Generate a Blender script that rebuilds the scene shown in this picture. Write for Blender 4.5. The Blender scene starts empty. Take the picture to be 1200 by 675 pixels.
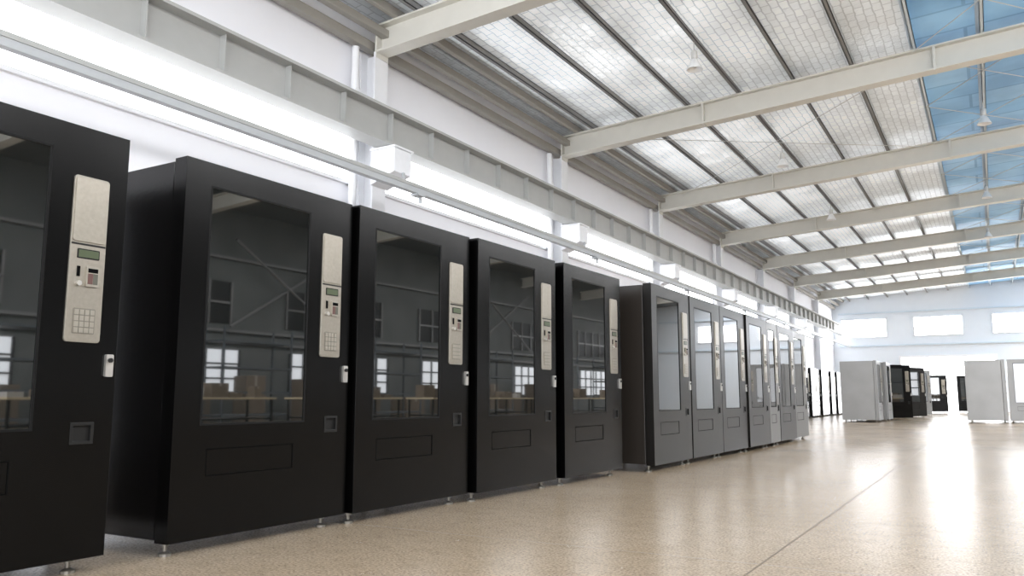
import bpy, bmesh, math, random
from mathutils import Vector, Matrix
random.seed(4)
S = bpy.context.scene
C = S.collection
PI = math.pi
R = math.radians
ORD = ['first','second','third','fourth','fifth','sixth','seventh','eighth','ninth','tenth','eleventh','twelfth','thirteenth']

# ------------------------------------------------------------------ materials
def mat(name, col, rough=.5, metal=0., ior=1.5, emis=None, es=0., bump=None, coat=0., vary=None):
    m = bpy.data.materials.new(name); m.use_nodes = True
    nt = m.node_tree; b = nt.nodes['Principled BSDF']
    b.inputs['Base Color'].default_value = (*col, 1)
    b.inputs['Roughness'].default_value = rough
    b.inputs['Metallic'].default_value = metal
    b.inputs['IOR'].default_value = ior
    b.inputs['Coat Weight'].default_value = coat
    if emis:
        b.inputs['Emission Color'].default_value = (*emis, 1)
        b.inputs['Emission Strength'].default_value = es
    tc = nt.nodes.new('ShaderNodeTexCoord')
    n = nt.nodes.new('ShaderNodeTexNoise')
    nt.links.new(tc.outputs['Object'], n.inputs['Vector'])
    n.inputs['Scale'].default_value = (vary or bump or (8, .05))[0]
    n.inputs['Detail'].default_value = 4
    if bump:
        bp = nt.nodes.new('ShaderNodeBump'); bp.inputs['Strength'].default_value = bump[1]
        bp.inputs['Distance'].default_value = .01
        nt.links.new(n.outputs['Fac'], bp.inputs['Height']); nt.links.new(bp.outputs['Normal'], b.inputs['Normal'])
    v = vary[1] if vary else .05
    mx = nt.nodes.new('ShaderNodeMix'); mx.data_type = 'RGBA'
    mx.inputs['A'].default_value = (*[c*(1-v) for c in col], 1)
    mx.inputs['B'].default_value = (*[min(1, c*(1+v)) for c in col], 1)
    nt.links.new(n.outputs['Fac'], mx.inputs['Factor']); nt.links.new(mx.outputs['Result'], b.inputs['Base Color'])
    return m

M = {}
M['black'] = mat('black_powder_coat', (.0010,.0009,.0009), .22, ior=1.28, bump=(240,.03))
M['blackside'] = mat('black_side_sheet', (.0018,.0015,.0015), .22, ior=1.33, bump=(90,.03))
M['brownside'] = mat('bronze_grey_side_sheet', (.021,.0170,.014), .30, ior=1.36, bump=(90,.04))
M['browndoor'] = mat('bronze_grey_door_sheet', (.006,.005,.0042), .32, ior=1.28, bump=(90,.04))
M['grey'] = mat('grey_sheet_steel', (.22,.217,.212), .36, .6, vary=(2,.15))
M['lgrey'] = mat('light_grey_steel', (.25,.246,.24), .36, .6, vary=(2,.15))
M['mgrey'] = mat('mid_grey_door_steel', (.085,.082,.078), .36, .3)
M['dgrey'] = mat('dark_grey_steel', (.012,.0117,.0113), .4, .1, ior=1.3)
M['glass'] = mat('tinted_glass', (.005,.0058,.0056), .022, ior=2.6)
M['trim'] = mat('window_bezel', (.006,.006,.006), .5, ior=1.2)
M['silver'] = mat('brushed_silver_plate', (.31,.283,.24), .34, .7, vary=(60,.15))
M['chrome'] = mat('chrome', (.55,.53,.50), .3, .8)
M['foot'] = mat('zinc_foot', (.20,.185,.16), .35, .7)
M['dark'] = mat('dark_plastic', (.003,.003,.003), .6, ior=1.1)
M['key'] = mat('key_metal', (.33,.305,.26), .35, .6)
M['keyplate'] = mat('keypad_plate_metal', (.20,.182,.153), .4, .5)
M['lcd'] = mat('green_display', (.055,.072,.035), .3)
M['red'] = mat('red_sticker', (.085,.036,.03), .5)
M['olive'] = mat('green_sticker', (.072,.070,.052), .5)
M['white'] = mat('white_wall_paint', (.86,.865,.91), .7, vary=(2,.02))
M['endwall'] = mat('pale_blue_wall_paint', (.72,.77,.83), .7, vary=(2,.03))
M['rightwall'] = mat('grey_wall_paint', (.09,.096,.093), .7, vary=(1,.4))
M['steel'] = mat('cream_painted_steel', (.63,.615,.565), .5, vary=(5,.05))
M['steelw'] = mat('white_painted_steel', (.82,.83,.86), .5)
M['girder'] = mat('grey_beige_painted_girder', (.42,.425,.415), .5, vary=(4,.07))
M['purlin'] = mat('grey_galvanised_purlin', (.27,.27,.27), .5, .15)
M['eave'] = mat('brown_grey_eave_steel', (.32,.305,.275), .5)
M['rail'] = mat('galvanised_rail', (.45,.47,.49), .4, .15)
M['rod'] = mat('galvanised_rod', (.62,.62,.61), .4, .3)
M['brace'] = mat('grey_brace_steel', (.16,.16,.158), .5)
M['paleblue'] = mat('pale_blue_steel', (.60,.69,.77), .5)
M['win'] = mat('bright_window_pane', (.9,.92,.95), .3, emis=(.95,.97,1), es=2.4)
M['fill_panel'] = mat('added_fill_panel', (.9,.92,.95), .5, emis=(.97,.98,1), es=7.8)
M['winend'] = mat('bright_end_pane', (.9,.92,.95), .3, emis=(.97,.98,1), es=8.)
M['winlow'] = mat('hazy_pane', (.6,.65,.7), .4, emis=(.95,.97,1), es=1.1)
M['wood'] = mat('yellow_bench_top', (.50,.42,.28), .45, vary=(6,.15))
M['carton'] = mat('cardboard', (.15,.12,.09), .8, vary=(5,.1))
M['pale'] = mat('pale_carton', (.42,.41,.40), .8, vary=(5,.1))
M['tape'] = mat('packing_tape', (.30,.27,.23), .3)
M['rack'] = mat('rack_steel', (.06,.07,.08), .5)
M['ballast'] = mat('lamp_housing', (.62,.62,.61), .4, .1)
M['shade'] = mat('lamp_reflector', (.82,.83,.84), .3, .2)
M['lens'] = mat('lamp_lens', (.85,.85,.84), .3)
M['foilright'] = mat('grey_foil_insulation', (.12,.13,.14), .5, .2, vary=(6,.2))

def foil_mat(name, glow):
    m = bpy.data.materials.new(name); m.use_nodes = True
    nt = m.node_tree; b = nt.nodes['Principled BSDF']; L = nt.links.new
    tc = nt.nodes.new('ShaderNodeTexCoord')
    # stitched quilting, gently wavy seams
    mp = nt.nodes.new('ShaderNodeMapping'); mp.inputs['Rotation'].default_value = (0,0,R(90))
    L(tc.outputs['Object'], mp.inputs['Vector'])
    wn = nt.nodes.new('ShaderNodeTexNoise'); wn.inputs['Scale'].default_value=4; L(tc.outputs['Object'], wn.inputs['Vector'])
    add = nt.nodes.new('ShaderNodeMix'); add.data_type='VECTOR'; add.inputs['Factor'].default_value=.05
    L(mp.outputs['Vector'], add.inputs['A']); L(wn.outputs['Color'], add.inputs['B'])
    br = nt.nodes.new('ShaderNodeTexBrick'); L(add.outputs['Result'], br.inputs['Vector'])
    br.inputs['Color1'].default_value = (.79,.84,.89,1); br.inputs['Color2'].default_value = (.71,.755,.80,1); br.inputs['Mortar'].default_value = (.55,.59,.63,1)
    br.inputs['Scale'].default_value = 1; br.inputs['Mortar Size'].default_value = .014; br.inputs['Mortar Smooth'].default_value=.7
    br.inputs['Brick Width'].default_value = .26; br.inputs['Row Height'].default_value = .13
    no = nt.nodes.new('ShaderNodeTexNoise'); no.inputs['Scale'].default_value = 18; no.inputs['Detail'].default_value=4
    L(tc.outputs['Object'], no.inputs['Vector'])
    L(br.outputs['Color'], b.inputs['Base Color'])
    bp = nt.nodes.new('ShaderNodeBump'); bp.inputs['Strength'].default_value=.8; bp.inputs['Distance'].default_value=.025
    L(no.outputs['Fac'], bp.inputs['Height']); L(bp.outputs['Normal'], b.inputs['Normal'])
    b.inputs['Metallic'].default_value=.3; b.inputs['Roughness'].default_value=.42
    # painted glow: emission graded by position, brightest mid-bay, fading to the right
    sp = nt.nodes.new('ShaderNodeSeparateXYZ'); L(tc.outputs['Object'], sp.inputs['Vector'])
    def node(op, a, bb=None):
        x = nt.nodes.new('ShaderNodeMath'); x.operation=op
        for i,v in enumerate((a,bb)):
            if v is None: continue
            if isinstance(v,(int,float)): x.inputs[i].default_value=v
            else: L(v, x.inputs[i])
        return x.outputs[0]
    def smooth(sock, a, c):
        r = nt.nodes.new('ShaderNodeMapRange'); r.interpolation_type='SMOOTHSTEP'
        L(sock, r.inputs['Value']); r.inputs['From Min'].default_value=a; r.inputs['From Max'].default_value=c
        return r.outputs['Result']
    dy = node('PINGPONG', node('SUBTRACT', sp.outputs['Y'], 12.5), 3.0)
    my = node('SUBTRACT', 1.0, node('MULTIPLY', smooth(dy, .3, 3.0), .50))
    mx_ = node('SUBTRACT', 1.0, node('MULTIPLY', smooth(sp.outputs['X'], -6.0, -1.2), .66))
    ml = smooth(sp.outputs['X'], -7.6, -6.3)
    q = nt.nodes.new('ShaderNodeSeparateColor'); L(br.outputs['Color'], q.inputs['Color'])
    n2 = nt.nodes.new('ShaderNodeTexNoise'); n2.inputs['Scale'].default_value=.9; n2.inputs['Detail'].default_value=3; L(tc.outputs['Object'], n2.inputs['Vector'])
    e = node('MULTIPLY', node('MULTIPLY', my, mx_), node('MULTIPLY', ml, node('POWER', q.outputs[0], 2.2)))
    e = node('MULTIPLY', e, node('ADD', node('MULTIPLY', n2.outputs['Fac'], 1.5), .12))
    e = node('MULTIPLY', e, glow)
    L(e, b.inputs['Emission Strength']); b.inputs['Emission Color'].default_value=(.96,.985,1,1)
    return m
M['foilglow'] = foil_mat('quilted_foil_painted_glow', .76)

def blue_mat():
    m = bpy.data.materials.new('translucent_blue_sheet'); m.use_nodes = True
    nt = m.node_tree; b = nt.nodes['Principled BSDF']; L = nt.links.new
    tc = nt.nodes.new('ShaderNodeTexCoord')
    w = nt.nodes.new('ShaderNodeTexBrick'); L(tc.outputs['Object'], w.inputs['Vector'])
    w.inputs['Color1'].default_value=(.19,.38,.60,1); w.inputs['Color2'].default_value=(.28,.47,.66,1); w.inputs['Mortar'].default_value=(.14,.29,.48,1)
    w.inputs['Scale'].default_value=1; w.inputs['Brick Width'].default_value=3.; w.inputs['Row Height'].default_value=.9; w.inputs['Mortar Size'].default_value=.03
    n = nt.nodes.new('ShaderNodeTexNoise'); n.inputs['Scale'].default_value=.7; n.inputs['Detail'].default_value=5; L(tc.outputs['Object'], n.inputs['Vector'])
    r = nt.nodes.new('ShaderNodeValToRGB'); L(n.outputs['Fac'], r.inputs['Fac'])
    r.color_ramp.elements[0].position=.35; r.color_ramp.elements[0].color=(.75,.78,.82,1); r.color_ramp.elements[1].position=.65; r.color_ramp.elements[1].color=(1.2,1.15,1.1,1)
    x = nt.nodes.new('ShaderNodeMix'); x.data_type='RGBA'; x.blend_type='MULTIPLY'; x.inputs['Factor'].default_value=1
    L(w.outputs['Color'], x.inputs['A']); L(r.outputs['Color'], x.inputs['B'])
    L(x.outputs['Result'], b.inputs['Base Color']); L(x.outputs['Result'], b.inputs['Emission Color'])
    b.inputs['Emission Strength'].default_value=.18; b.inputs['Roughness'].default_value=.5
    return m
M['blue'] = blue_mat()

def floor_mat():
    m = bpy.data.materials.new('polished_concrete'); m.use_nodes = True
    nt = m.node_tree; b = nt.nodes['Principled BSDF']; L = nt.links.new
    tc = nt.nodes.new('ShaderNodeTexCoord')
    def noise(sc, det=6, rough=.6):
        n = nt.nodes.new('ShaderNodeTexNoise'); n.inputs['Scale'].default_value=sc; n.inputs['Detail'].default_value=det
        n.inputs['Roughness'].default_value=rough; L(tc.outputs['Object'], n.inputs['Vector']); return n
    n1 = noise(.6); n2 = noise(9,9,.75); n3 = noise(80,3,.6)
    def ramp(src, stops):
        r = nt.nodes.new('ShaderNodeValToRGB'); e = r.color_ramp.elements
        e[0].position, e[0].color = stops[0][0], (*stops[0][1],1)
        e[1].position, e[1].color = stops[-1][0], (*stops[-1][1],1)
        for p,c in stops[1:-1]:
            x = e.new(p); x.color=(*c,1)
        L(src, r.inputs['Fac']); return r
    r1 = ramp(n1.outputs['Fac'], [(.3,(.335,.26,.18)),(.5,(.37,.29,.205)),(.7,(.41,.33,.245))])
    r2 = ramp(n2.outputs['Fac'], [(.35,(.74,.71,.66)),(.52,(1,1,1)),(.72,(1.0,.98,.95))])
    r3 = ramp(n3.outputs['Fac'], [(.36,(.50,.47,.44)),(.5,(1,1,1)),(.68,(1.32,1.30,1.26))])
    def mulc(a, c):
        x = nt.nodes.new('ShaderNodeMix'); x.data_type='RGBA'; x.blend_type='MULTIPLY'; x.inputs['Factor'].default_value=.8
        L(a, x.inputs['A']); L(c, x.inputs['B']); return x.outputs['Result']
    col = mulc(mulc(r1.outputs['Color'], r2.outputs['Color']), r3.outputs['Color'])
    sp = nt.nodes.new('ShaderNodeSeparateXYZ'); L(tc.outputs['Object'], sp.inputs['Vector'])
    def line(sock, off, per, w):
        a = nt.nodes.new('ShaderNodeMath'); a.operation='SUBTRACT'; a.inputs[1].default_value=off; L(sock, a.inputs[0])
        p = nt.nodes.new('ShaderNodeMath'); p.operation='PINGPONG'; p.inputs[1].default_value=per/2; L(a.outputs[0], p.inputs[0])
        l = nt.nodes.new('ShaderNodeMath'); l.operation='LESS_THAN'; l.inputs[1].default_value=w; L(p.outputs[0], l.inputs[0]); return l
    lx = line(sp.outputs['X'], -.93, 4.0, .004); ly = line(sp.outputs['Y'], 3.75, 4.0, .004)
    mx = nt.nodes.new('ShaderNodeMath'); mx.operation='MAXIMUM'; L(lx.outputs[0], mx.inputs[0]); L(ly.outputs[0], mx.inputs[1])
    fin = nt.nodes.new('ShaderNodeMix'); fin.data_type='RGBA'; L(mx.outputs[0], fin.inputs['Factor'])
    L(col, fin.inputs['A']); fin.inputs['B'].default_value=(.12,.085,.055,1)
    L(fin.outputs['Result'], b.inputs['Base Color'])
    rr = nt.nodes.new('ShaderNodeMapRange'); L(n2.outputs['Fac'], rr.inputs['Value'])
    rr.inputs['From Min'].default_value=.3; rr.inputs['From Max'].default_value=.7; rr.inputs['To Min'].default_value=.28; rr.inputs['To Max'].default_value=.22
    jr = nt.nodes.new('ShaderNodeMath'); jr.operation='MAXIMUM'; L(rr.outputs['Result'], jr.inputs[0])
    jm = nt.nodes.new('ShaderNodeMath'); jm.operation='MULTIPLY'; jm.inputs[1].default_value=.5; L(mx.outputs[0], jm.inputs[0]); L(jm.outputs[0], jr.inputs[1])
    L(jr.outputs[0], b.inputs['Roughness'])
    bp = nt.nodes.new('ShaderNodeBump'); bp.inputs['Strength'].default_value=.03; bp.inputs['Distance'].default_value=.01
    L(n3.outputs['Fac'], bp.inputs['Height']); L(bp.outputs['Normal'], b.inputs['Normal'])
    b.inputs['IOR'].default_value=1.47
    return m
M['floor'] = floor_mat()

# ------------------------------------------------------------------ mesh helpers
def hexa(bm, pts):
    v = [bm.verts.new(p) for p in pts]     # 0-3 bottom loop, 4-7 top loop
    for f in ((3,2,1,0),(4,5,6,7),(0,1,5,4),(1,2,6,5),(2,3,7,6),(3,0,4,7)):
        bm.faces.new([v[i] for i in f])
def bx(bm, x0,x1,y0,y1,z0,z1):
    hexa(bm, [(x0,y0,z0),(x1,y0,z0),(x1,y1,z0),(x0,y1,z0),(x0,y0,z1),(x1,y0,z1),(x1,y1,z1),(x0,y1,z1)])
    return bm
def box(*a): return bx(bmesh.new(), *a)
def tube(bm, p0, p1, r0, r1=None, n=14):
    r1 = r0 if r1 is None else r1
    p0, p1 = Vector(p0), Vector(p1); d = (p1-p0).normalized()
    a = d.orthogonal().normalized(); b = d.cross(a)
    ra = [bm.verts.new(p0+(a*math.cos(2*PI*i/n)+b*math.sin(2*PI*i/n))*r0) for i in range(n)]
    rb = [bm.verts.new(p1+(a*math.cos(2*PI*i/n)+b*math.sin(2*PI*i/n))*r1) for i in range(n)]
    for i in range(n):
        bm.faces.new((ra[i], ra[(i+1)%n], rb[(i+1)%n], rb[i]))
    bm.faces.new(ra[::-1]); bm.faces.new(rb)
    return bm
def lathe(bm, prof, n=20):                # prof: list of (r, z)
    rings = [[bm.verts.new((r*math.cos(2*PI*i/n), r*math.sin(2*PI*i/n), z)) for i in range(n)] for r,z in prof]
    for a, b in zip(rings, rings[1:]):
        for i in range(n): bm.faces.new((a[i], a[(i+1)%n], b[(i+1)%n], b[i]))
    return bm
def slab(x0, x1, ya, yb, za, zb, holes):
    ys = sorted({ya, yb, *[h[0] for h in holes], *[h[1] for h in holes]})
    zs = sorted({za, zb, *[h[2] for h in holes], *[h[3] for h in holes]})
    bm = bmesh.new()
    F = [[bm.verts.new((x1,y,z)) for z in zs] for y in ys]
    B = [[bm.verts.new((x0,y,z)) for z in zs] for y in ys]
    ny, nz = len(ys)-1, len(zs)-1
    def fill(i,j):
        if not (0<=i<ny and 0<=j<nz): return False
        cy, cz = (ys[i]+ys[i+1])/2, (zs[j]+zs[j+1])/2
        return not any(h[0]<cy<h[1] and h[2]<cz<h[3] for h in holes)
    for i in range(ny):
        for j in range(nz):
            if not fill(i,j): continue
            bm.faces.new((F[i][j],F[i+1][j],F[i+1][j+1],F[i][j+1]))
            bm.faces.new((B[i][j],B[i][j+1],B[i+1][j+1],B[i+1][j]))
            for (di,dj,a,b) in ((-1,0,(i,j),(i,j+1)),(1,0,(i+1,j),(i+1,j+1)),(0,-1,(i,j),(i+1,j)),(0,1,(i,j+1),(i+1,j+1))):
                if not fill(i+di,j+dj):
                    bm.faces.new((F[a[0]][a[1]],F[b[0]][b[1]],B[b[0]][b[1]],B[a[0]][a[1]]))
    bmesh.ops.delete(bm, geom=[v for v in bm.verts if not v.link_faces], context='VERTS')
    bmesh.ops.recalc_face_normals(bm, faces=bm.faces)
    bmesh.ops.dissolve_limit(bm, angle_limit=.01, verts=bm.verts, edges=bm.edges)
    return bm
def rplate(x0,x1,ya,yb,za,zb,r,n=6):       # rounded rectangle plate facing +x
    bm = bmesh.new(); pts=[]
    for (cy,cz,a0) in ((yb-r,zb-r,0),(ya+r,zb-r,90),(ya+r,za+r,180),(yb-r,za+r,270)):
        for k in range(n+1):
            a=R(a0+90*k/n); pts.append((cy+r*math.cos(a), cz+r*math.sin(a)))
    f=[bm.verts.new((x1,y,z)) for y,z in pts]; b=[bm.verts.new((x0,y,z)) for y,z in pts]
    bm.faces.new(f); bm.faces.new(b[::-1])
    for i in range(len(pts)):
        j=(i+1)%len(pts); bm.faces.new((f[i],b[i],b[j],f[j]))
    return bm
def obj(name, bm, m, parent=None, bevel=0, smooth=False, seg=2):
    bmesh.ops.recalc_face_normals(bm, faces=bm.faces)
    me = bpy.data.meshes.new(name); bm.to_mesh(me); bm.free()
    for mm in (m if isinstance(m, list) else [m]): me.materials.append(mm)
    if smooth:
        for p in me.polygons: p.use_smooth = True
    o = bpy.data.objects.new(name, me); C.objects.link(o)
    if parent: o.parent = parent
    if bevel:
        b = o.modifiers.new('bevel','BEVEL'); b.width=bevel; b.segments=seg; b.limit_method='ANGLE'; b.angle_limit=R(40)
    return o
def tag(o, label, cat, group=None):
    o['label']=label; o['category']=cat
    if group: o['group']=group
    return o
def thing(name, label, cat, loc=(0,0,0), rz=0, group=None):
    o = bpy.data.objects.new(name, None); C.objects.link(o); o.empty_display_size=.2
    o.location=loc; o.rotation_euler=(0,0,rz); return tag(o,label,cat,group)
def struct(name, bm, m, parent=None):
    o = obj(name,bm,m,parent)
    if not parent: o['kind']='structure'
    return o
def dup(root, loc, rz=0, label=None, group=None):
    r = root.copy(); C.objects.link(r); r.location=loc; r.rotation_euler=(0,0,rz)
    if label: r['label']=label
    if group: r['group']=group
    for ch in list(root.children):
        c=ch.copy(); C.objects.link(c); c.parent=r
        for g in list(ch.children):
            d=g.copy(); C.objects.link(d); d.parent=c
    return r

# ------------------------------------------------------------------ the hall
XW, XR, XE = -8.0, 4.0, 14.0
Y0, Y1 = -5.0, 51.5
SL = .063
def zr(x):                                   # underside of the purlins
    return 6.32+SL*(x+8) if x <= XR else 6.32+SL*(XR+8)-SL*(x-XR)
PD = .155                                    # purlin depth
struct('floor', box(XW-.2, XE+.2, Y0, Y1+.2, -.15, 0), M['floor'])
struct('wall_left', box(XW-.2, XW, Y0, Y1+.2, 0, 6.46), M['white'])
bm = bmesh.new()
zt = lambda x: zr(x)+PD
hexa(bm, [(XW,Y1,0),(XR,Y1,0),(XR,Y1+.2,0),(XW,Y1+.2,0),(XW,Y1,zt(XW)),(XR,Y1,zt(XR)),(XR,Y1+.2,zt(XR)),(XW,Y1+.2,zt(XW))])
hexa(bm, [(XR,Y1,0),(XE,Y1,0),(XE,Y1+.2,0),(XR,Y1+.2,0),(XR,Y1,zt(XR)),(XE,Y1,zt(XE)),(XE,Y1+.2,zt(XE)),(XR,Y1+.2,zt(XR))])
struct('wall_far', bm, M['endwall'])
struct('wall_right', box(XE, XE+.2, Y0, Y1+.2, 0, zt(XE)), M['rightwall'])
# roof: foil strip, blue strip, foil strip beyond
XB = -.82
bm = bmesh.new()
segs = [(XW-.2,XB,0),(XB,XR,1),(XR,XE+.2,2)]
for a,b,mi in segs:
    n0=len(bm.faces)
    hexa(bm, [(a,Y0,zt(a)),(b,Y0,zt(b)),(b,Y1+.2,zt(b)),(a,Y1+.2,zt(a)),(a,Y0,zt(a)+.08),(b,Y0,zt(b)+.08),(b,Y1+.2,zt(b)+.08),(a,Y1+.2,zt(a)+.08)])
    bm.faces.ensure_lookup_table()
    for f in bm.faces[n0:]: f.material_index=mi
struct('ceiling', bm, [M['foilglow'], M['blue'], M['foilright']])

RY = [9.27]+[15.47+6*k for k in range(6)]
nwin = 1
# glowing panels added in the unseen right slope to brighten the hall
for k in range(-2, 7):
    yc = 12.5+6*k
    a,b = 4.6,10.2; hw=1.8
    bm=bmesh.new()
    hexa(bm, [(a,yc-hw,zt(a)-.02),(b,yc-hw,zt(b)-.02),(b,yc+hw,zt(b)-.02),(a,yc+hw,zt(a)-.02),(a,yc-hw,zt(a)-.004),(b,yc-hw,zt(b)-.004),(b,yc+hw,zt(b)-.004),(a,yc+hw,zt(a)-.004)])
    struct('window_%d'%nwin, bm, M['fill_panel']); nwin+=1
# long windows in the left wall
cols = [-4.6, 3.4]+RY+[Y1]
WZ0=3.88
for ca,cb in zip(cols, cols[1:]):
    ya, yb = ca+.35, cb-.35
    w = struct('window_%d'%nwin, box(XW+.002, XW+.02, ya, yb, WZ0, 4.75), M['win']); nwin+=1
    bm=bmesh.new()
    for z in (WZ0-.05,4.75): bx(bm, XW, XW+.05, ya-.04, yb+.04, z, z+.05)
    for y in (ya,yb): bx(bm, XW, XW+.05, y-.04, y+.04, WZ0-.05, 4.80)
    obj('window_frame', bm, M['steelw'], w)
# end wall windows
for xa in (-7.5,-3.65,.2,4.05,7.9):
    w = struct('window_%d'%nwin, box(xa, xa+2.42, Y1-.03, Y1-.002, 4.26, 5.26), M['winend']); nwin+=1
    bm=bmesh.new()
    for z in (4.22,5.26): bx(bm, xa-.04, xa+2.46, Y1-.05, Y1, z, z+.04)
    for i in (0,3):
        x=xa+2.42*i/3; bx(bm, x-.02,x+.02,Y1-.05,Y1,4.22,5.3)
    obj('window_frame', bm, M['steelw'], w)
d = struct('door_1', box(-4.4,.2,Y1-.04,Y1-.002,0,3.0), M['winend'])
bm=bmesh.new()
bx(bm,-4.52,-4.4,Y1-.1,Y1,0,3.12); bx(bm,.2,.32,Y1-.1,Y1,0,3.12); bx(bm,-4.4,.2,Y1-.1,Y1,3.0,3.12)
obj('door_frame', bm, M['steelw'], d)
tn=1
for z in (3.7,5.6):
    struct('trim_%d'%tn, box(XW+.35,XE,Y1-.1,Y1-.001,z,z+.08), M['paleblue']); tn+=1
# right wall windows (only seen mirrored in the glass)
for k in range(6):
    ya = 6.5+6.5*k
    w=struct('window_%d'%nwin, box(XE-.03,XE-.002,ya,ya+4.2,3.0,4.3), M['dgrey']); nwin+=1
    bm=bmesh.new()
    for i in range(6): bx(bm, XE-.08,XE-.03,ya+.84*i-.03,ya+.84*i+.03,3.0,4.3)
    bx(bm, XE-.08,XE-.03,ya-.03,ya+4.23,3.62,3.68)
    obj('window_frame', bm, M['grey'], w)
    w=struct('window_%d'%nwin, box(XE-.03,XE-.002,ya+.2,ya+4.6,.9,2.2), M['winlow']); nwin+=1
    bm=bmesh.new()
    for i in range(8): bx(bm, XE-.08,XE-.03,ya+.2+.628*i-.03,ya+.2+.628*i+.03,.9,2.2)
    for z in (1.3,1.75): bx(bm, XE-.08,XE-.03,ya+.2,ya+4.6,z,z+.05)
    obj('window_frame', bm, M['dgrey'], w)
for z in (2.4,2.75,5.0):
    struct('trim_%d'%tn, box(XE-.12,XE-.001,Y0,Y1-.15,z,z+.08), M['brace']); tn+=1

# ------------------------------------------------------------------ I beams
def ibeam(bm, p0, p1, dep, wid, tf=.03, tw=.02):   # runs in x (wid in y) with sloping top edge, p = (x, y, ztop)
    (xa,y,za),(xb,_,zb)=p0,p1
    def pr(h0,h1,w):
        hexa(bm,[(xa,y-w/2,za-h1),(xb,y-w/2,zb-h1),(xb,y+w/2,zb-h1),(xa,y+w/2,za-h1),(xa,y-w/2,za-h0),(xb,y-w/2,zb-h0),(xb,y+w/2,zb-h0),(xa,y+w/2,za-h0)])
    pr(0,tf,wid); pr(tf,dep-tf,tw); pr(dep-tf,dep,wid)
for i,y in enumerate(RY):
    bm=bmesh.new()
    ibeam(bm,(-7.72,y,zr(-7.72)),(XR,y,zr(XR)),.44,.26)
    ibeam(bm,(XR,y,zr(XR)),(XE-.02,y,zr(XE-.02)),.44,.26)
    o=tag(obj('rafter_beam',bm,M['steel']), '%s cream steel roof rafter from the camera, spanning out from its wall column'%ORD[i], 'roof beam','cream rafters across the hall')
    for x in (-4.6,-.5):
        bm=bmesh.new(); bx(bm,x-.02,x+.02,y-.125,y+.125,zr(x)-.45,zr(x)-.01)
        obj('splice_plate',bm,M['steel'],o)
    bm=bmesh.new(); bx(bm,-7.72,-7.69,y-.14,y+.14,zr(-7.7)-.52,zr(-7.7)-.01); obj('end_plate',bm,M['steel'],o)
PX=[-7.0+1.03*k for k in range(11)]
for i,x in enumerate(PX):
    bm=bmesh.new(); z=zr(x)
    bx(bm,x-.006,x+.006,Y0,Y1,z,z+PD-.005); bx(bm,x-.006,x+.06,Y0,Y1,z,z+.014); bx(bm,x-.06,x+.006,Y0,Y1,z+PD-.019,z+PD-.005)
    bx(bm,x+.048,x+.06,Y0,Y1,z,z+.03)
    m = M['paleblue'] if i>=6 else M['purlin']
    tag(obj('roof_purlin',bm,m), '%s long %s roof purlin counted from the left wall'%(ORD[i],'pale blue' if i>=6 else 'grey galvanised'),'purlin','purlins along the roof')
for i,(x,z,r) in enumerate(((-7.86,6.02,.07),(-7.62,6.20,.06),(-7.35,6.30,.05))):
    bm=bmesh.new(); bx(bm,x-r,x+r,Y0,Y1,z-r if i<2 else zr(x),z+r if i<2 else zr(x)+.13)
    tag(obj('eave_strut',bm,M['eave'],bevel=.012), '%s brown-grey strut along the left eave'%('lowest','middle','uppermost')[i],'strut','struts along the left eave')
# columns with corbels
def column(y, i):
    t=thing('steel_column','%s white steel wall column from the camera, carrying the crane girder'%ORD[i],'column',(XW,y,0),0,'white wall columns')
    bm=bmesh.new()
    bx(bm,.002,.03,-.15,.15,.02,5.9); bx(bm,.27,.30,-.15,.15,.02,5.9); bx(bm,.03,.27,-.01,.01,.02,5.9)
    obj('shaft',bm,M['steelw'],t)
    bm=bmesh.new(); z=4.365
    hexa(bm,[(.30,-.20,3.82),(.74,-.20,3.98),(.74,.20,3.98),(.30,.20,3.82),(.30,-.20,z-.03),(.74,-.20,z-.03),(.74,.20,z-.03),(.30,.20,z-.03)])
    bx(bm,.30,.77,-.23,.23,z-.03,z)
    obj('corbel',bm,M['steelw'],t,bevel=.008)
    obj('base_plate',box(.002,.36,-.2,.2,0,.02),M['steelw'],t)
for i,y in enumerate(RY): column(y,i)
# crane girder
t=thing('crane_girder','long grey-beige crane runway girder with web stiffeners along the left wall','girder',(-7.45,0,4.37))
GY0,GY1=Y0+.2,Y1-.3
obj('top_flange',box(-.17,.17,GY0,GY1,.50,.54),M['girder'],t)
obj('bottom_flange',box(-.15,.15,GY0,GY1,0,.035),M['girder'],t)
obj('web',box(-.008,.008,GY0,GY1,.035,.50),M['girder'],t)
obj('crane_rail',box(-.03,.03,GY0,GY1,.54,.60),M['rail'],t)
st=None
for k in range(46):
    y=2.0+1.02*k
    if y>GY1-.3: break
    if st is None:
        st=obj('stiffener',box(.008,.10,-.008,.008,.035,.50),M['girder'],t); st.location=(0,y,0)
    else:
        c=st.copy(); C.objects.link(c); c.parent=t; c.location=(0,y,0)
# conductor rail and hangers
t=thing('conductor_rail','thin galvanised rail running below the crane girder above the machines','rail',(-7.02,0,3.63))
bm=bmesh.new()
bx(bm,-.045,.045,GY0,GY1,.02,.14)
obj('channel',bm,M['rail'],t,bevel=.006)
obj('cover_lip',box(.045,.055,GY0,GY1,.10,.15),M['girder'],t)
for y in RY:
    bm=bmesh.new(); bx(bm,-.24,.0,y-.02,y+.02,.14,.17); bx(bm,-.24,-.21,y-.02,y+.02,.17,.36)
    obj('hanger',bm,M['rail'],t)
    bm=bmesh.new(); bx(bm,-.07,.07,y-.03,y+.14,-.01,.02); bx(bm,-.02,.02,y+.1,y+.14,-.10,-.01)
    obj('rail_clamp',bm,M['rail'],t)
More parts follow.
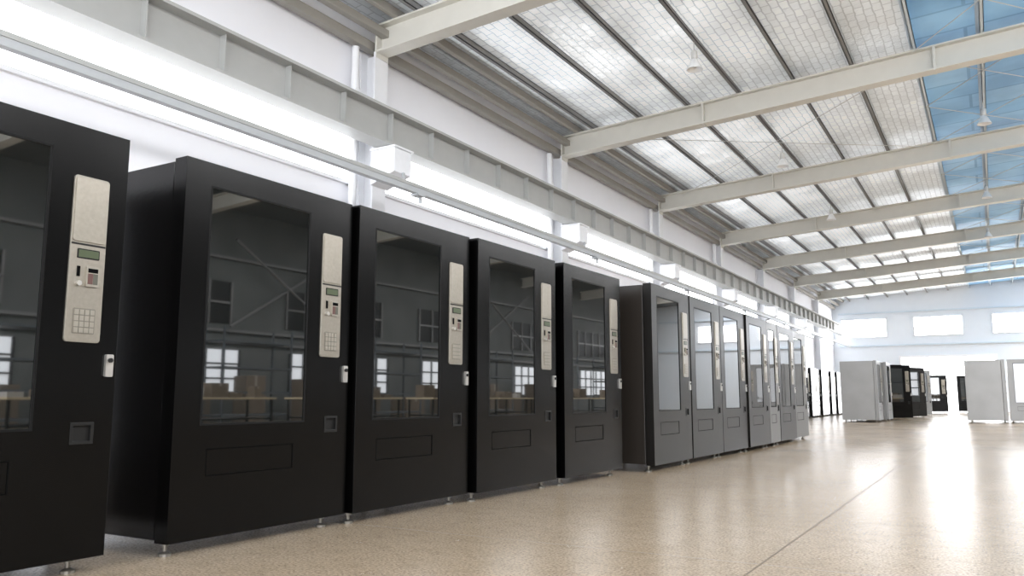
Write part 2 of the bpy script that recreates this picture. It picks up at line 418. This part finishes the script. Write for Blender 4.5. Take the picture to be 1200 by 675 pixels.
# downpipes
for i,y in enumerate(RY[:4]):
    bm=bmesh.new(); tube(bm,(XW+.15,y-.42,0),(XW+.15,y-.42,5.9),.055)
    p=tag(obj('downpipe',bm,M['steelw'],smooth=False),'white downpipe beside the %s wall column from the camera'%ORD[i],'pipe','white downpipes on the left wall')
    for z in (3.0,5.2):
        bm=bmesh.new(); bx(bm,XW+.07,XW+.22,y-.485,y-.355,z,z+.04); obj('clamp',bm,M['steelw'],p)
# roof bracing rods
def rod(x0,y0,x1,y1,dz,label):
    bm=bmesh.new(); tube(bm,(x0,y0,zr(x0)+dz),(x1,y1,zr(x1)+dz),.008,n=8)
    tag(obj('brace_rod',bm,M['rod']),label,'brace rod','thin roof bracing rods')
ya,yb=RY[1]+.2,RY[2]-.2
rod(-7.0,ya,-1.0,yb,-.10,'thin brace rod slanting away from the wall in the second roof bay')
rod(-1.0,ya,-7.0,yb,-.16,'thin brace rod slanting toward the wall in the second roof bay')
for b in range(6):
    ya,yb=RY[b]+.2,RY[b+1]-.2; ym=(ya+yb)/2
    rod(-.82,ya,1.24,ym-.05,-.03,'thin rod under the blue roof, near half of bay %s, slanting right'%ORD[b])
    rod(1.24,ya,-.82,ym-.05,-.07,'thin rod under the blue roof, near half of bay %s, slanting left'%ORD[b])
    rod(-.82,ym+.05,1.24,yb,-.03,'thin rod under the blue roof, far half of bay %s, slanting right'%ORD[b])
    rod(1.24,ym+.05,-.82,yb,-.07,'thin rod under the blue roof, far half of bay %s, slanting left'%ORD[b])

# ------------------------------------------------------------------ lamps
def lamp(label,x,y,src=[None]):
    z=zr(x)
    if src[0] is None:
        t=thing('high_bay_lamp',label,'lamp',(x,y,z),0,'high bay lamps under the roof')
        bm=bmesh.new(); tube(bm,(0,0,0),(0,0,-.20),.012); obj('hanging_rod',bm,M['rod'],t)
        bm=bmesh.new(); lathe(bm,[(.001,-.18),(.05,-.18),(.065,-.20),(.065,-.34),(.05,-.36),(.001,-.36)]); obj('ballast_housing',bm,M['ballast'],t,smooth=True)
        bm=bmesh.new(); lathe(bm,[(.05,-.35),(.075,-.39),(.12,-.48),(.16,-.56),(.17,-.58),(.16,-.575),(.115,-.49),(.07,-.40),(.045,-.37)],24); obj('reflector',bm,M['shade'],t,smooth=True)
        bm=bmesh.new(); lathe(bm,[(.001,-.38),(.035,-.40),(.05,-.46),(.035,-.52),(.001,-.54)],16); obj('bulb',bm,M['lens'],t,smooth=True)
        t.scale=(.82,.82,.82)
        src[0]=t
    else: dup(src[0],(x,y,z),0,label)
lamp('high bay lamp in the nearest roof bay over the grey foil',-3.91,12.7)
lamp('high bay lamp in the second roof bay over the grey foil',-3.91,19.3)
lamp('high bay lamp in the third roof bay over the grey foil',-3.91,26.0)
lamp('nearest high bay lamp hanging under the blue roof strip',.21,19.1)
lamp('second high bay lamp hanging under the blue roof strip',.21,26.4)
lamp('third high bay lamp hanging under the blue roof strip',.21,33.0)

# ------------------------------------------------------------------ vending machines
H=1.87
def make_machine(label, w=1.17, d=.95, body='blackside', door='black', detail=True, group=None):
    t=thing('vending_machine',label,'vending machine',(0,0,0),0,group)
    xf=d/2; yl=-w/2
    Y=lambda s: yl+s*w
    obj('cabinet',box(-d/2,xf-.095,-w/2+.004,w/2-.004,.075,H-.012),M[body],t,bevel=.006)
    g=(Y(.128),Y(.705),.594,1.752); fl=(Y(.165),Y(.64),.355,.478); cr=(Y(.842),Y(.925),.533,.617)
    if w<1: g=(Y(.14),Y(.66),.594,1.752); fl=(Y(.17),Y(.62),.355,.478); cr=(Y(.78),Y(.93),.525,.622)
    cp=(Y(.790),Y(.925),.95,1.655) if w>1 else (Y(.70),Y(.93),.95,1.655)
    obj('door',slab(xf-.088,xf,-w/2,w/2,.065,H,[g,fl,cr]),M[door],t,bevel=.0015)
    obj('glass_pane',box(xf-.05,xf-.005,g[0]+.002,g[1]-.002,g[2]+.002,g[3]-.002),M['glass'],t)
    obj('glass_bezel',slab(xf-.02,xf+.0006,g[0]-.004,g[1]+.004,g[2]-.004,g[3]+.004,[(g[0]+.006,g[1]-.006,g[2]+.006,g[3]-.006)]),M['trim'] if 'grey' not in body else M['dark'],t)
    obj('delivery_flap',box(xf-.04,xf-.002,fl[0]+.003,fl[1]-.003,fl[2]+.003,fl[3]-.003),M[door],t)
    obj('flap_shade_ring',slab(xf-.03,xf+.0008,fl[0]-.003,fl[1]+.003,fl[2]-.003,fl[3]+.003,[(fl[0]+.002,fl[1]-.002,fl[2]+.002,fl[3]-.002)]),M['dark'],t)  # dark ring put in for the shaded gap round the flap
    p=obj('control_panel',rplate(xf-.004,xf+.008,*cp,.015),M['silver'],t,bevel=.002)
    lk=obj('door_lock',rplate(xf-.004,xf+.014,Y(.955)-.004,Y(.985)-.004,.81,.905,.006,3),M['chrome'],t)
    obj('coin_return',slab(xf-.03,xf+.003,cr[0]-.003,cr[1]+.003,cr[2]-.003,cr[3]+.003,[(cr[0]+.010,cr[1]-.010,cr[2]+.010,cr[3]-.010)]),M['dgrey'],t,bevel=.001)
    obj('coin_cup',box(xf-.03,xf-.012,cr[0]+.004,cr[1]-.004,cr[2]+.004,cr[3]-.004),M['dgrey'],t)
    fp=None
    for sx in (xf-.09,-d/2+.1):
        for sy in (-w/2+.06,w/2-.10):
            if fp is None:
                bm=bmesh.new(); lathe(bm,[(.001,.0),(.030,.0),(.030,.012),(.016,.02),(.010,.022),(.010,.045),(.020,.046),(.020,.058),(.010,.06),(.010,.08),(.001,.08)],14)
                fp=obj('levelling_foot',bm,M['foot'],t,smooth=False); fp.location=(sx,sy,0)
            else:
                c=fp.copy(); C.objects.link(c); c.parent=t; c.location=(sx,sy,0)
    if not detail: return t
    pw=cp[1]-cp[0]; PYf=lambda s: cp[0]+s*pw; x=xf+.008
    obj('panel_seam',box(x-.001,x+.0012,PYf(.02),PYf(.98),1.358,1.366),M['dgrey'],p)
    obj('upper_cover',rplate(x-.001,x+.005,PYf(.04),PYf(.96),1.372,1.647,.012),M['silver'],p,bevel=.002)
    obj('display_bezel',rplate(x-.001,x+.003,PYf(.20),PYf(.82),1.302,1.343,.004,3),M['dgrey'],p)
    obj('display',box(x+.001,x+.004,PYf(.23),PYf(.79),1.307,1.338),M['lcd'],p)
    obj('bill_acceptor',rplate(x-.001,x+.010,PYf(.46),PYf(.82),1.185,1.272,.006,3),M['key'],p)
    obj('bill_slot',box(x+.008,x+.0108,PYf(.50),PYf(.78),1.244,1.262),M['dark'],p)
    obj('bill_sticker',box(x+.008,x+.0112,PYf(.50),PYf(.64),1.195,1.240),M['red'],p)
    obj('bill_sticker',box(x+.008,x+.0112,PYf(.65),PYf(.78),1.195,1.240),M['olive'],p)
    bm=bmesh.new(); tube(bm,(x-.001,PYf(.26),1.195),(x+.016,PYf(.26),1.195),.011); obj('coin_knob',bm,M['chrome'],p)
    bm=bmesh.new(); bx(bm,x-.001,x+.004,PYf(.22),PYf(.30),1.225,1.268); obj('coin_slot',bm,M['dark'],p)
    obj('keypad_plate',rplate(x-.001,x+.002,PYf(.19),PYf(.81),.985,1.092,.006,3),M['keyplate'],p)
    bm=bmesh.new()
    for r in range(4):
        for c in range(4):
            ky=PYf(.215+.145*c); kz=.990+.0252*r
            bx(bm,x+.001,x+.006,ky,ky+.0195,kz,kz+.0205)
    obj('keypad',bm,M['key'],p)
    bm=bmesh.new(); tube(bm,(xf+.012,Y(.970)-.004,.88),(xf+.024,Y(.970)-.004,.88),.010); obj('lock_cylinder',bm,M['dgrey'],lk)
    return t
def put(t, fx, yc, rz, d=.95):
    t.location=(fx-d/2*math.cos(rz), yc-d/2*math.sin(rz), 0); t.rotation_euler=(0,0,rz)
G1='vending machines in the long near row'
near=[(-3.28,1.63,0,'black vending machine nearest the camera, cut off by the left edge of the photo'),
(-3.25,3.085,-.4,'black vending machine showing its dark left side panel, second from the camera'),
(-3.20,4.28,-.8,'third black vending machine from the camera, close beside the second'),
(-3.135,5.495,-1,'fourth black vending machine from the camera in the near row'),
(-3.085,6.765,-1,'fifth black vending machine, last before the row steps forward')]
proto=None
for e in near:
    fx,yc,a,lab=e
    if proto is None: proto=make_machine(lab,group=G1); o=proto
    else: o=dup(proto,(0,0,0),0,lab)
    put(o,fx,yc,R(a))
mid=[(-2.90,8.325,0,'sixth vending machine, stepped forward so its bronze-grey side panel shows'),
(-2.90,9.535,0,'seventh vending machine, just right of the one that steps forward'),
(-2.90,10.72,0,'eighth vending machine from the camera in the near row'),
(-2.88,11.92,0,'ninth vending machine from the camera in the near row'),
(-2.88,13.80,0,'eleventh vending machine, just beyond the narrow grey one')]
bproto=None
for fx,yc,a,lab in mid:
    if bproto is None: bproto=make_machine(lab,body='brownside',door='browndoor',group=G1); o=bproto
    else: o=dup(bproto,(0,0,0),0,lab)
    put(o,fx,yc,R(a))
o=make_machine('narrow grey vending machine standing tenth in the near row',w=.66,body='lgrey',door='mgrey',group=G1); put(o,-2.88,12.85,0)
o=make_machine('mid-grey vending machine at the far end of the near row',w=1.10,d=1.05,body='lgrey',door='mgrey',group=G1); put(o,-2.90,14.96,0,1.05)
# centre floor
G2='vending machines standing out on the open floor'
greyp=make_machine('large grey vending machine with plain side toward us, leftmost on the open floor',d=1.05,body='lgrey',door='grey',group=G2); put(greyp,-3.03,27.79,0,1.05)
o=dup(greyp,(0,0,0),0,'light grey vending machine just behind the leftmost grey one on the open floor'); put(o,-2.90,29.2,0,1.05)
o=dup(proto,(0,0,0),0,'black vending machine turned toward us behind the grey pair on the open floor',G2); put(o,-2.84,31.2,R(-42))
o=dup(bproto,(0,0,0),0,'second dark vending machine turned toward us on the open floor',G2); put(o,-2.50,34.2,R(-30))
o=dup(greyp,(0,0,0),0,'small distant grey vending machine behind the two dark ones turned toward us',G2); put(o,-2.45,38.0,R(-20),1.05)
o=dup(greyp,(0,0,0),0,'grey vending machine with blank side toward us, right of the far doorway',G2); put(o,.33,29.0,0,1.05)
o=dup(greyp,(0,0,0),0,'grey framed vending machine with glass front facing us, at the right edge',G2); put(o,.98,28.6,R(-90),1.05)
for i,(x,y,a,lab) in enumerate(((-2.55,46.2,-80,'small distant black vending machine at the left of the bright doorway'),(-1.0,47.5,-80,'small distant black vending machine at the right of the bright doorway'))):
    o=dup(proto,(0,0,0),0,lab,'distant machines near the far doorway'); put(o,x,y,R(a))
farp=None
for k in range(12):
    lab='%s black vending machine from near in the far row along the left wall'%ORD[k]
    if farp is None: farp=make_machine(lab,detail=False,group='black machines along the far left wall'); o=farp
    else: o=dup(farp,(0,0,0),0,lab)
    put(o,-5.95+.03*((k*7)%5-2),30.6+1.2*k,0)

# ------------------------------------------------------------------ right side of the hall (seen mirrored in the glass)
t0=None
for k in range(8):
    lab='%s yellow-topped workbench from near along the right side of the hall'%ORD[k]
    loc=(6.6+.5*((k*5)%3),8.2+3.3*k,0)
    if t0 is None:
        t0=thing('workbench',lab,'workbench',loc,0,'workbenches on the right side')
        obj('bench_top',box(-.45,.45,-1.35,1.35,.70,.74),M['wood'],t0,bevel=.005)
        obj('shelf',box(-.4,.4,-1.28,1.28,.28,.31),M['dgrey'],t0)
        for sx in (-.4,.36):
            for sy in (-1.3,1.26): obj('leg',box(sx,sx+.04,sy,sy+.04,0,.70),M['dgrey'],t0)
    else: dup(t0,loc,0,lab)
def carton(label, loc, rz, m, grp):
    t=thing('carton',label,'box',loc,rz,grp)
    obj('carton_body',box(-.2,.2,-.25,.25,0,.32),M[m],t,bevel=.005)
    obj('tape_strip',box(-.201,.201,-.03,.03,.25,.3215),M['tape'],t)
    return t
protos={}
for k in range(8):
    bxx=6.6+.5*((k*5)%3)
    for j in range(5):
        m='pale' if (k*3+j*2)%5==0 else 'carton'
        lab='%s carton, %s from near on the %s workbench'%('pale' if m=='pale' else 'dull brown',ORD[j],ORD[k])
        loc=(bxx+random.uniform(-.15,.15),8.2+3.3*k-1.06+.53*j+random.uniform(-.03,.03),.74); rz=random.uniform(-.15,.15)
        s=random.uniform(.45,.9); sz=random.uniform(.2,1.05)
        if m not in protos: protos[m]=o=carton(lab,loc,rz,m,'cartons on the workbenches')
        else: o=dup(protos[m],loc,rz,lab)
        o.scale=(s,s,sz)
for k in range(13):
    o=dup(protos['carton'],(13.0+random.uniform(-.2,.2),8.0+2.3*k,0),random.uniform(-.3,.3),'tall dull carton on the floor, %s from near before the right wall'%ORD[k],'cartons on the floor by the right wall')
    o.scale=(random.uniform(1.4,2.0),random.uniform(1.2,2.4),random.uniform(2.4,4.6))
r0=None
for k in range(6):
    lab='%s empty steel shelving rack from near, standing before the right wall'%ORD[k]
    loc=(11.2,10.2+5.4*k,0)
    if r0 is None:
        r0=thing('shelving_rack',lab,'rack',loc,0,'shelving racks before the right wall')
        for sx in (-.4,.35):
            for sy in (-1.2,1.15): obj('post',box(sx,sx+.05,sy,sy+.05,0,2.6),M['rack'],r0)
        for z in (.25,.85,1.5,2.2): obj('shelf',box(-.4,.4,-1.2,1.2,z,z+.05),M['rack'],r0)
    else: dup(r0,loc,0,lab)
for k,y in enumerate((17,29)):
    for s in (0,1):
        bm=bmesh.new()
        x=XE-.3-.12*s
        tube(bm,(x,y+(4.6 if s else 0),2.9),(x,y+(0 if s else 4.6),5.6),.04,n=10)
        tag(obj('wall_brace',bm,M['brace']),'%s %s-slanting brace from near on the right wall'%(ORD[k],('far','near')[s]),'brace','slanting braces on the right wall')

# ------------------------------------------------------------------ light, camera
w=bpy.data.worlds.new('world'); S.world=w; w.use_nodes=True
w.node_tree.nodes['Background'].inputs[0].default_value=(.95,.97,1,1); w.node_tree.nodes['Background'].inputs[1].default_value=3.2
cam=bpy.data.cameras.new('camera'); co=bpy.data.objects.new('camera',cam); C.objects.link(co)
cam.sensor_width=36; cam.lens=28.8; cam.clip_end=300
co.location=(0,0,.718); co.rotation_euler=(R(90+7.68),0,R(30.25))
S.camera=co
S.view_settings.view_transform='Standard'
S.view_settings.exposure=.80
